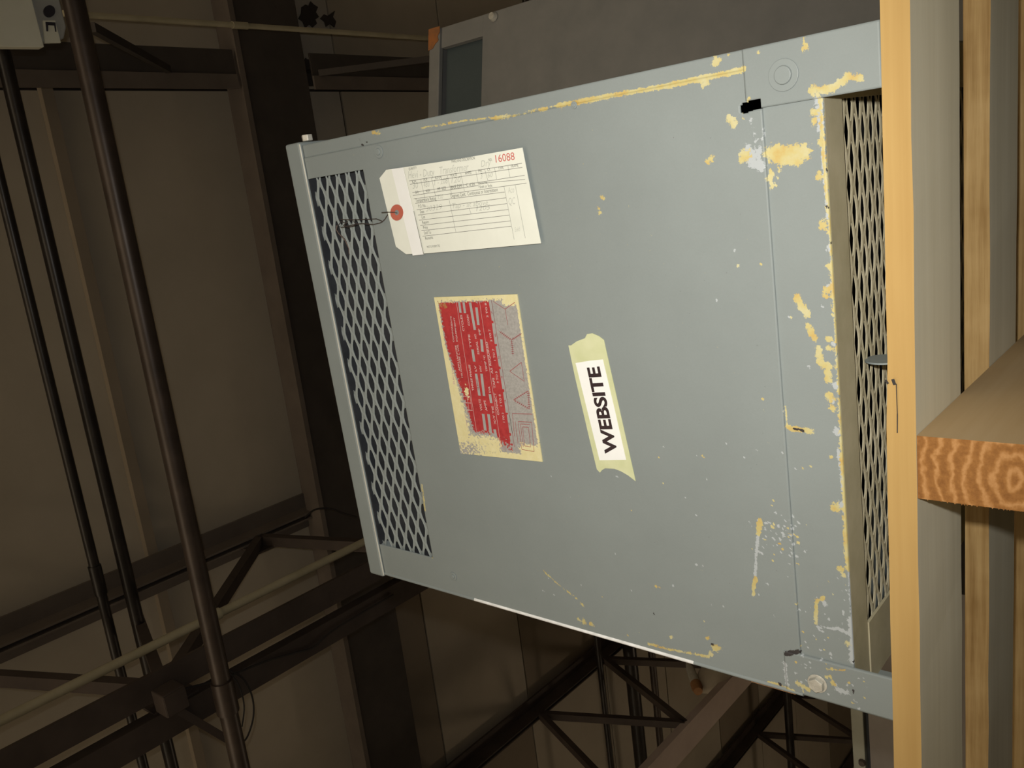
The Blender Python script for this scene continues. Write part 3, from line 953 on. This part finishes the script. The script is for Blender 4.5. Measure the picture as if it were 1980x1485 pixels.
# bolts on the front
def bolt(px, rpx, rw, mat, y=-.0022, hh=.003, hexa=True):
    c = fx(px); r = rpx * .00038
    mb = MB()
    mb.tube([(c[0], y, c[1]), (c[0], y - .0009, c[1])], rw * .00038, 24)
    mb.tube([(c[0], y - .0009, c[1]), (c[0], y - hh, c[1])], [r, r * .92], 6 if hexa else 20)
    o = mb.build('bolt', mat, T, bevel=.0004); o.location = (0, 0, -TZ)
    return o
bolt((1518, 145), 15, 25, M['enamel_plain'], hexa=False, hh=.0022)
bolt((735, 293), 8, 15, M['enamel_plain'], y=-.0016, hh=.0020, hexa=False)
o = bolt((1583, 1318), 16, 19, M['bolt'], hh=.0042); o['label'] = 'bare metal bolt with the paint worn off'
bolt((879, 1113), 6, 12, M['enamel_plain'], y=-.0016, hh=.002, hexa=False)
bolt((1113, 203), 4, 7, M['enamel_plain'], y=-.0016, hh=.0016, hexa=False)
# thin flange strip standing off the left side
a0, a1 = fx((1451, 1316)), fx((1537, 1342))
tb('side_strip', (-.2292, .001, a1[1]), (-.2279, .004, a0[1]), M['orange'])

# nameplate -----------------------------------------------------------
NPY = -.0026
npc = [(839, 575), (999.5, 569), (1048.6, 893), (890.7, 877)]
cw = [np.array(fx(p, NPY)) for p in npc]
def npw(s, t): return (1 - t) * ((1 - s) * cw[0] + s * cw[1]) + t * ((1 - s) * cw[3] + s * cw[2])
ns, ntt = 110, 190
S_, T_ = np.meshgrid(np.linspace(0, 1, ns), np.linspace(0, 1, ntt))
s_, t_ = S_.ravel(), T_.ravel()
Wp = np.array([npw(a, b) for a, b in zip(s_, t_)])
def sm(e0, e1, x): 
    v = np.clip((x - e0) / (e1 - e0), 0, 1); return v * v * (3 - 2 * v)
edge_l = .05 + .10 * sm(.25, .62, t_) + .06 * sm(.55, .80, t_)
rlim = .685
red = sm(-.05, .05, s_ - edge_l) * (1 - sm(-.004, .004, s_ - rlim)) * sm(.005, .055, t_) * (1 - sm(.78, 1.0, t_ - .05 * s_))
red *= 1 - .9 * sm(.80, .90, t_) * (1 - sm(.45, .55, s_))
cream = np.maximum.reduce([1 - sm(edge_l * .45, edge_l * 1.2, s_), (1 - sm(.0, .06, t_)), sm(.93, .99, t_)])
cream = np.maximum(cream, sm(.83, .90, t_) * (1 - sm(.48, .60, s_)) * .85)
cream = np.maximum(cream, sm(.86, .93, t_) * sm(.70, .80, s_) * .9)
cream = np.maximum(cream, (1 - sm(.04, .09, t_)) * sm(.78, .86, s_))
cream = np.maximum(cream, sm(.50, .60, t_) * (1 - sm(.0, .06, np.abs(s_ - .22))) * (1 - sm(.60, .66, t_)) * .8)
cream = np.maximum(cream, sm(.965, .985, s_) * .8)
cream *= 1 - .55 * sm(.86, .97, t_) * (1 - sm(.1, .5, s_))
och = np.maximum((1 - sm(.10, .24, s_)) * (1 - sm(.06, .16, t_)) * .62, sm(.93, .965, s_ - .02) * sm(.4, .7, t_) * .62)
np_at = np.stack([cream, red, och, np.ones_like(red)], 1)
me = bpy.data.meshes.new('nameplate')
Vn = np.stack([Wp[:, 0], np.full(len(Wp), NPY), Wp[:, 1]], 1)
idx = np.arange(ns * ntt).reshape(ntt, ns)
Fq = np.stack([idx[:-1, :-1].ravel(), idx[1:, :-1].ravel(), idx[1:, 1:].ravel(), idx[:-1, 1:].ravel()], 1)
bd = np.concatenate([idx[0, :], idx[1:, -1], idx[-1, -2::-1], idx[-2:0:-1, 0]])
Vb = Vn[bd].copy(); Vb[:, 1] = -.0016
nb0 = len(Vn)
Wl = [(int(bd[i]), int(bd[(i + 1) % len(bd)]), nb0 + (i + 1) % len(bd), nb0 + i) for i in range(len(bd))]
me.from_pydata([tuple(v) for v in np.concatenate([Vn, Vb])], [], [tuple(map(int, f)) for f in Fq] + Wl)
me.materials.append(M['nameplate'])
at = me.attributes.new('wear', 'FLOAT_COLOR', 'POINT')
at.data.foreach_set('color', np.concatenate([np_at, np_at[bd]]).ravel().astype(np.float32))
npo = bpy.data.objects.new('nameplate', me)
COL.objects.link(npo); npo.parent = T; npo.location = (0, 0, -TZ)
npo['label'] = 'red and silver rating plate with cream glue residue around it'
def nc(x, y): return (830 + x / 4.368, 560 + y / 4.368)
mb = MB()
y1_ = NPY - .00012
for a, b, wd in (((345, 110), (385, 340), 28), ((398, 150), (415, 300), 28), ((365, 505), (380, 608), 28), ((440, 420), (450, 525), 28),
                 ((512, 85), (540, 262), 32), ((541, 285), (565, 460), 32), ((572, 478), (600, 650), 32), ((604, 672), (630, 842), 32), ((636, 866), (658, 1040), 32), ((667, 1055), (690, 1212), 32), ((690, 1235), (702, 1300), 32),
                 ((395, 710), (424, 895), 28), ((441, 710), (463, 898), 28), ((512, 882), (524, 958), 28), ((455, 1050), (474, 1190), 30), ((500, 1052), (520, 1215), 28), ((552, 1180), (566, 1255), 28),
                 ((252, 105), (264, 195), 26), ((290, 110), (302, 198), 26)):
    put_line(mb, nc(*a), nc(*b), wd / 4.368, y1_)
o = mb.build('blank_fields', M['plate_silver'], npo)
mb = MB()
for a, b in (((228, 100), (398, 1190)), ((422, 85), (607, 1335)), ((285, 900), (345, 900)), ((290, 955), (352, 958)), ((300, 1015), (365, 1020)), ((318, 900), (335, 1015)), ((345, 905), (362, 1015)), ((300, 1050), (322, 1170))):
    put_line(mb, nc(*a), nc(*b), .9, y1_)
y2_ = NPY - .0002
for s_t, a, b, h in (('VOLTS', (450, 1025), (432, 925), 22), ('AMPS', (492, 1025), (474, 935), 22), ('CONNECT', (592, 1060), (562, 872), 22), ('TAPS', (562, 835), (548, 745), 22),
                     ('AS', (540, 712), (532, 660), 22), ('REQUIRED', (525, 642), (492, 440), 22), ('1 TO 3', (640, 1122), (628, 1040), 20), ('1 TO 8', (616, 985), (602, 885), 20), ('3 TO 5', (588, 790), (573, 690), 20),
                     ('1 TO 7', (562, 600), (547, 500), 20), ('2 TO 7', (532, 440), (515, 335), 20), ('3 TO 8', (500, 235), (482, 112), 20),
                     ('THREE PHASE', (378, 855), (345, 635), 20), ('TYPE', (358, 492), (342, 378), 20), ('CYCLES', (298, 352), (276, 212), 22), ('CONN', (345, 305), (330, 212), 22),
                     ('LV', (402, 692), (394, 640), 20), ('HV', (444, 692), (436, 640), 20), ('SERIAL', (424, 548), (406, 435), 20), ('NO', (400, 415), (394, 375), 20), ('TEMP \u00b0C', (494, 692), (470, 555), 20),
                     ('KVA', (520, 872), (512, 818), 20), ('X-Y TIE', (565, 1140), (540, 985), 20), ('IMP', (436, 385), (428, 330), 20),
                     ('APPLIANCES', (262, 690), (228, 470), 16), ('COMPONENTS', (212, 445), (188, 225), 16), ('MILWAUKEE 1, WIS.', (284, 745), (244, 460), 15), ('EQUIPMENT', (240, 440), (215, 235), 15), ('ELECTRIC', (215, 800), (196, 640), 14)):
    put_text(mb, s_t, nc(*a), nc(*b), h / 4.368, y2_, bold=.03)
mb.build('lettering', M['plate_light_line'], npo)
mb = MB()
for a, b in (((525, 90), (720, 1330)), ((640, 165), (540, 100)), ((640, 165), (722, 108)), ((640, 165), (664, 300)), ((695, 425), (590, 352)), ((695, 425), (778, 372)), ((695, 425), (707, 555)),
             ((680, 690), (778, 614)), ((778, 614), (803, 775)), ((803, 775), (680, 690)), ((712, 932), (835, 856)), ((835, 856), (845, 1008)), ((845, 1008), (712, 932)),
             ((702, 1046), (870, 1052)), ((702, 1046), (720, 1240)), ((750, 1115), (864, 1120)), ((864, 1120), (886, 1368)), ((750, 1115), (782, 1350)), ((782, 1350), (886, 1368)), ((770, 1135), (850, 1140)), ((770, 1135), (795, 1330)),
             ((788, 1160), (838, 1163)), ((838, 1163), (856, 1330)), ((788, 1160), (806, 1320)), ((806, 1320), (856, 1330)), ((725, 1115), (750, 1300))):
    put_line(mb, nc(*a), nc(*b), .85, y1_)
for (cx, cy), (ex, ey) in (((695, 425), (590, 352)), ((695, 425), (778, 372)), ((695, 425), (707, 555)), ((712, 932), (835, 856)), ((835, 856), (845, 1008)), ((845, 1008), (712, 932))):
    for k in range(1, 8):
        t = k / 8
        px, py = cx + (ex - cx) * t, cy + (ey - cy) * t
        dx, dy = ex - cx, ey - cy
        l = math.hypot(dx, dy); nx_, ny_ = -dy / l * 11, dx / l * 11
        put_line(mb, nc(px - nx_, py - ny_), nc(px + nx_, py + ny_), .7, y1_)
for s_t, a, b, h in (('7', (536, 210), (533, 180), 16), ('6', (566, 400), (562, 370), 16), ('5', (596, 590), (592, 560), 16), ('4', (622, 760), (618, 730), 16), ('3', (650, 960), (646, 930), 16), ('2', (682, 1150), (678, 1120), 16), ('480', (420, 850), (408, 760), 16)):
    put_text(mb, s_t, nc(*a), nc(*b), h / 4.368, y2_)
mb.build('wiring_diagram', M['plate_red_line'], npo)

# tape with the WEBSITE label ----------------------------------------------
TY = -.0019
outl = [(1099, 668), (1104, 668), (1115, 660), (1131, 654), (1135, 646), (1145, 644.5), (1158, 650), (1167.7, 657.6), (1173, 682), (1229, 930.6), (1214, 919), (1200, 911), (1188, 906.5), (1170, 905.5), (1164, 909), (1160, 914), (1154, 907.6), (1140, 850), (1112, 730)]
tp = MB().front_poly([fx(p, TY) for p in outl], TY, .00035).build('masking_tape', M['tape'], T)
tp.location = (0, 0, -TZ)
tp['label'] = 'greenish masking tape with torn ends'
LY = TY - .0002
lb = MB().front_poly([fx(p, LY) for p in [(1112.8, 702), (1140, 697.5), (1165.6, 695), (1188, 790), (1210.5, 889), (1159.3, 890)]], LY, .00018).build('paper_label', M['label'], tp)
lb['label'] = 'white paper label printed WEBSITE'
mb = MB()
put_text(mb, 'WEBSITE', (1193.6, 877.5), (1158.0, 708.6), 28, LY - .0001, bold=.034, res=8)
mb.build('lettering', M['ink'], tp)
o = COL.objects[-1]

# ================================================================== HANGING TAG
GY = -.006
tg = thing('paper_tag', 'cream paper shipping tag numbered 16088, hanging by wire on the transformer front', 'tag', (*fx((767, 411), GY), 0))
tg.location = (0, 0, 0)
outl = [(746.6, 328.4), (780, 323.6), (880, 308.5), (1010, 285.5), (1026, 368), (1046, 470.5), (930, 481), (820, 490.3), (785, 491.5), (765.5, 477), (733.7, 344.7)]
hole_c, hole_r = (768, 411), 5.5
pb = MB().front_poly([fx(p, GY) for p in outl], GY, .0004).build('card', M['paper'], tg)
sb = MB().front_poly([fx(p, GY - .0002) for p in [(757, 327), (779, 323.8), (818.8, 492), (798, 494.3)]], GY - .00025, .0006).build('reinforcing_strip', M['paper_strip'], tg)
def ring(c, r0, rx, ry, n=32):
    vs, fs = [], []
    for k in range(n):
        t = 2 * math.pi * k / n
        for rr in (0, 1):
            q = (c[0] + (r0 if rr == 0 else rx) * math.cos(t), c[1] + (r0 * 1.2 if rr == 0 else ry) * math.sin(t))
            x, z = fx(q, GY - .0005); vs.append((x, GY - .0006, z))
            vs.append((x, GY - .0003, z))
    for k in range(n):
        a, b = k * 4, ((k + 1) % n) * 4
        fs += [(a, b, b + 2, a + 2), (a + 2, b + 2, b + 3, a + 3), (a + 1, a, b, b + 1)]
    return MB().add(vs, fs)
ring((767.2, 411), 4.2, 12.3, 15.6).build('eyelet', M['eyelet'], tg)
hd = MB().front_poly([fx((767.2 + 4.3 * math.cos(t), 411 + 5.2 * math.sin(t)), GY - .0003) for t in np.linspace(0, 2 * math.pi, 18, endpoint=False)], GY - .00035, .0002)
hd.build('eyelet_hole', M['enamel_plain'], tg)
def tc(x, y): return (720 + x / 5.824, 270 + y / 5.824)
y1_ = GY - .00012
mb = MB()
for a, b in (((413, 466), (1685, 266)), ((425, 503), (1690, 312)), ((450, 597), (1715, 402)), ((455, 630), (1190, 517)), ((1190, 495), (1720, 447)), ((465, 668), (1735, 490)), ((483, 718), (1490, 590)),
             ((500, 790), (1505, 655)), ((515, 850), (1515, 720)), ((525, 908), (1530, 787)), ((540, 968), (1540, 850)), ((552, 1025), (1555, 915)), ((565, 1088), (1562, 975)),
             ((545, 450), (590, 655)), ((665, 430), (712, 640)), ((845, 405), (890, 605)), ((995, 380), (1038, 580)), ((1165, 350), (1200, 540)), ((1265, 335), (1300, 460)), ((1375, 318), (1400, 445)), ((1525, 292), (1550, 425)),
             ((865, 680), (940, 1040)), ((1090, 770), (1110, 835)), ((1482, 525), (1597, 1125)), ((1610, 515), (1722, 1110))):
    put_line(mb, tc(*a), tc(*b), .75, y1_)
put_line(mb, (780.2, 324), (800, 408), .5, GY - .001); 
mb.build('ruled_lines', M['line'], tg)
mb = MB()
put_line(mb, (800, 408), (818.9, 491), 1.5, GY - .001)
mb.build('strip_shadow_gap', M['greyink'], tg)
mb = MB()
for s_t, a, b, h in (('QUANTITY', (412, 345), (500, 330), 20), ('MAKE AND DESCRIPTION', (895, 262), (1155, 222), 24), ('NO.', (1310, 243), (1350, 238), 22),
                     ('K.W.', (452, 490), (500, 482), 22), ('H.P.', (580, 468), (625, 462), 22), ('R.P.M.', (712, 448), (785, 436), 22), ('VOLTS', (880, 420), (955, 408), 24), ('AMPS', (1045, 395), (1115, 385), 24), ('PH.', (1198, 370), (1238, 363), 24), ('CY.', (1298, 357), (1335, 350), 26), ('TYPE', (1420, 340), (1478, 332), 24), ('FRAME', (1565, 315), (1645, 302), 24),
                     ('SH.', (485, 610), (525, 604), 22), ('KEY', (608, 595), (655, 588), 22), ('MT. SIZE', (738, 578), (830, 563), 26), ('BASE DIM.', (888, 560), (1015, 538), 30), ('C. of SH.', (1060, 530), (1160, 515), 26), ('Serial No.', (1205, 507), (1300, 494), 22), ('Shaft or Style', (1210, 548), (1350, 528), 22),
                     ('Temperature Rating', (490, 708), (720, 680), 30), ('Degrees Cent.  Continuous or Intermittent', (885, 655), (1415, 582), 30),
                     ('P.O. No.', (520, 770), (605, 758), 26), ('Date', (540, 830), (585, 824), 24), ('Cost', (555, 890), (595, 885), 24), ('Repairs', (565, 950), (638, 940), 24), ('Price', (575, 1008), (625, 1002), 24), ('Sold To', (585, 1068), (662, 1058), 24), ('Remarks', (598, 1128), (685, 1116), 24), ('MOTO FORM 702', (618, 1222), (762, 1206), 18)):
    put_text(mb, s_t, tc(*a), tc(*b), h / 5.824, y1_)
mb.build('printed_text', M['greyink'], tg)
mb = MB()
put_text(mb, '16088', tc(1392, 258), tc(1605, 226), 64 / 5.824, y1_, res=4)
mb.build('serial_number', M['redink'], tg)
mb = MB()
for s_t, a, b, h in (('Hevi - Duty', (405, 440), (705, 405), 58), ('Transformer', (765, 390), (1090, 345), 60), ('Dry', (1225, 310), (1340, 292), 55), ('30', (455, 555), (520, 548), 50), ('480', (580, 540), (650, 528), 45), ('1 - 208', (700, 515), (855, 490), 45), ('120', (890, 490), (1000, 475), 45),
                     ('3', (1220, 440), (1245, 436), 45), ('60', (1300, 428), (1360, 420), 40), ('150', (740, 670), (800, 662), 34), ('30329', (605, 810), (790, 785), 44), ('Tap - at above', (905, 775), (1305, 735), 44), ('1205', (1170, 805), (1335, 785), 40), ('Aco', (1530, 605), (1600, 595), 55), ('QC', (1540, 735), (1615, 725), 60), ('Sold', (1605, 1040), (1670, 1030), 40)):
    put_text(mb, s_t, tc(*a), tc(*b), h / 5.824, y1_, shear=.3)
mb.build('pencil_writing', M['pencil'], tg)
# wire from the eyelet to the vent mesh
def wp(p, y): x, z = fx(p, y); return (x, y, z)
mb = MB()
mb.tube([wp((768, 412), -.0072), wp((762, 410.5), -.0085), wp((748, 410), -.009), wp((738, 411), -.0075)], .00035, 6)
mb.tube([wp((766, 413), -.0060), wp((752, 412), -.0052), wp((749, 416), -.0052), wp((744, 424), -.005), wp((740, 428), -.005), wp((728, 423), -.005), wp((704, 424), -.003), wp((680, 425), -.003), wp((655, 424), -.002)], .00038, 6)
mb.tube([wp((740, 428), -.005), wp((735, 431), -.005), wp((722, 434), -.004), wp((700, 432), -.003), wp((685, 434), -.003), wp((660, 440), -.002), wp((654, 436), .001), wp((660, 428), -.002), wp((670, 432), -.003), (wp((665, 440), -.001))], .00038, 6)
mb.tube([wp((684, 428), -.002), wp((688, 432), -.004), wp((684, 437), -.003), wp((674, 439), -.003), wp((664, 436), -.003), wp((672, 428), -.003)], .0005, 6)
mb.tube([wp((652, 436), -.001), wp((650, 444), -.002), wp((656, 452), .001), wp((668, 465), .003), wp((675, 480), .003), wp((676, 492), .002)], .0008, 6)
mb.build('wire', M['wire'], tg, smooth=True)

# ================================================================== CABINET BEHIND, RIGHT
YB = .90
k_ = math.radians(14.69)
pB = on_plane(835, 64, 1, YB)
zB = pB[2]
xBr = pB[0] + .004
ca = thing('electrical_cabinet', 'taller dim grey cabinet with a rusty corner, behind the labelled transformer', 'cabinet', (xBr, YB, DK), k_)
# local: -x runs left along the front, +y away from the camera
hB = zB - DK
WB, DB = .60, .40
rail = .031 * 1.0
pf = on_plane(941, 75, 1, YB)[2] - DK      # bottom of the opening
postw = .042
def cb(name, a, b, mat, **kw): return MB().box(a, b).build(name, mat, ca, **kw)
cb('top_rail', (-WB, -.006, hB - rail), (0, .006, hB), M['enamel_b'], bevel=.002)
cb('corner_post', (-postw, 0, pf), (0, .012, hB - rail - .0005), M['enamel_b'])
cb('front_panel', (-WB, -.002, .0), (0, .010, pf - .0005), M['enamel_b'], bevel=.0015)
cb('left_post', (-WB, 0, pf), (-WB + postw, .012, hB - rail - .0005), M['enamel_b'])
cb('side_panel', (-.004, .0125, 0), (0, DB, hB - rail - .0005), M['enamel_b'])
cb('side_panel', (-WB, .0125, 0), (-WB + .004, DB, hB - rail - .0005), M['enamel_b'])
cb('back_panel', (-WB + .005, DB - .004, 0), (-.005, DB, hB - rail - .0005), M['enamel_b'])
cb('inner_shield', (-WB + .006, .016, pf - .10), (-.006, .020, hB - rail - .001), M['inside_b'])
cb('top_plate', (-WB, .0062, hB - .004), (0, DB, hB), M['enamel_b'])
o = MB().front_poly([(-.043, hB + .0012), (-.020, hB + .0016), (.0018, hB + .0012), (.0018, hB - .020), (.0012, hB - rail - .001), (-.010, hB - rail - .0012), (-.018, hB - .026), (-.027, hB - .029), (-.033, hB - .019), (-.041, hB - .012)], -.0075, .0012).build('rusty_corner', M['rust'], ca)
o['label'] = 'orange rusted corner of the top rail'
q = on_plane(961, 47, 1, YB)
mb = MB().tube([(-.012, -.004, q[2] - DK), (-.012, -.012, q[2] - DK)], [.010, .007], 10)
mb.build('bolt', M['bolt'], ca, smooth=True)

# ================================================================== LOW CABINET BEHIND, LEFT
YC = .95
zc1 = on_plane(1650, 1425, 1, YC)[2]
zc2 = on_plane(1673, 1380, 1, YC)[2]
cc = thing('low_cabinet', 'low dim cabinet with a pale lid, left behind the transformer, mostly cropped', 'cabinet', (-1.10, YC, DK))
hC = zc1 - DK
h2 = zc2 - DK
def cx_(name, a, b, mat, **kw): return MB().box(a, b).build(name, mat, cc, **kw)
cx_('lid', (-.48, -.008, h2 + .002), (.46, .46, hC), M['enamel_c_lid'], bevel=.002)
cx_('seam', (-.475, .004, h2 - .006), (.455, .44, h2 + .0015), M['inside'])
cx_('front_panel', (-.475, -.002, 0), (.455, .010, h2 - .0065), M['enamel_c'])
cx_('side_panel', (.451, .0105, 0), (.455, .44, h2 - .0065), M['enamel_c'])
cx_('side_panel', (-.475, .0105, 0), (-.471, .44, h2 - .0065), M['enamel_c'])
cx_('back_panel', (-.47, .436, 0), (.45, .44, h2 - .0065), M['enamel_c'])
q = on_plane(1667, 1475, 1, YC - .01)
MB().tube([(q[0] + 1.10, -.008, q[2] - DK), (q[0] + 1.10, -.014, q[2] - DK)], [.008, .006], 10).build('bolt', M['steel'], cc, smooth=True)
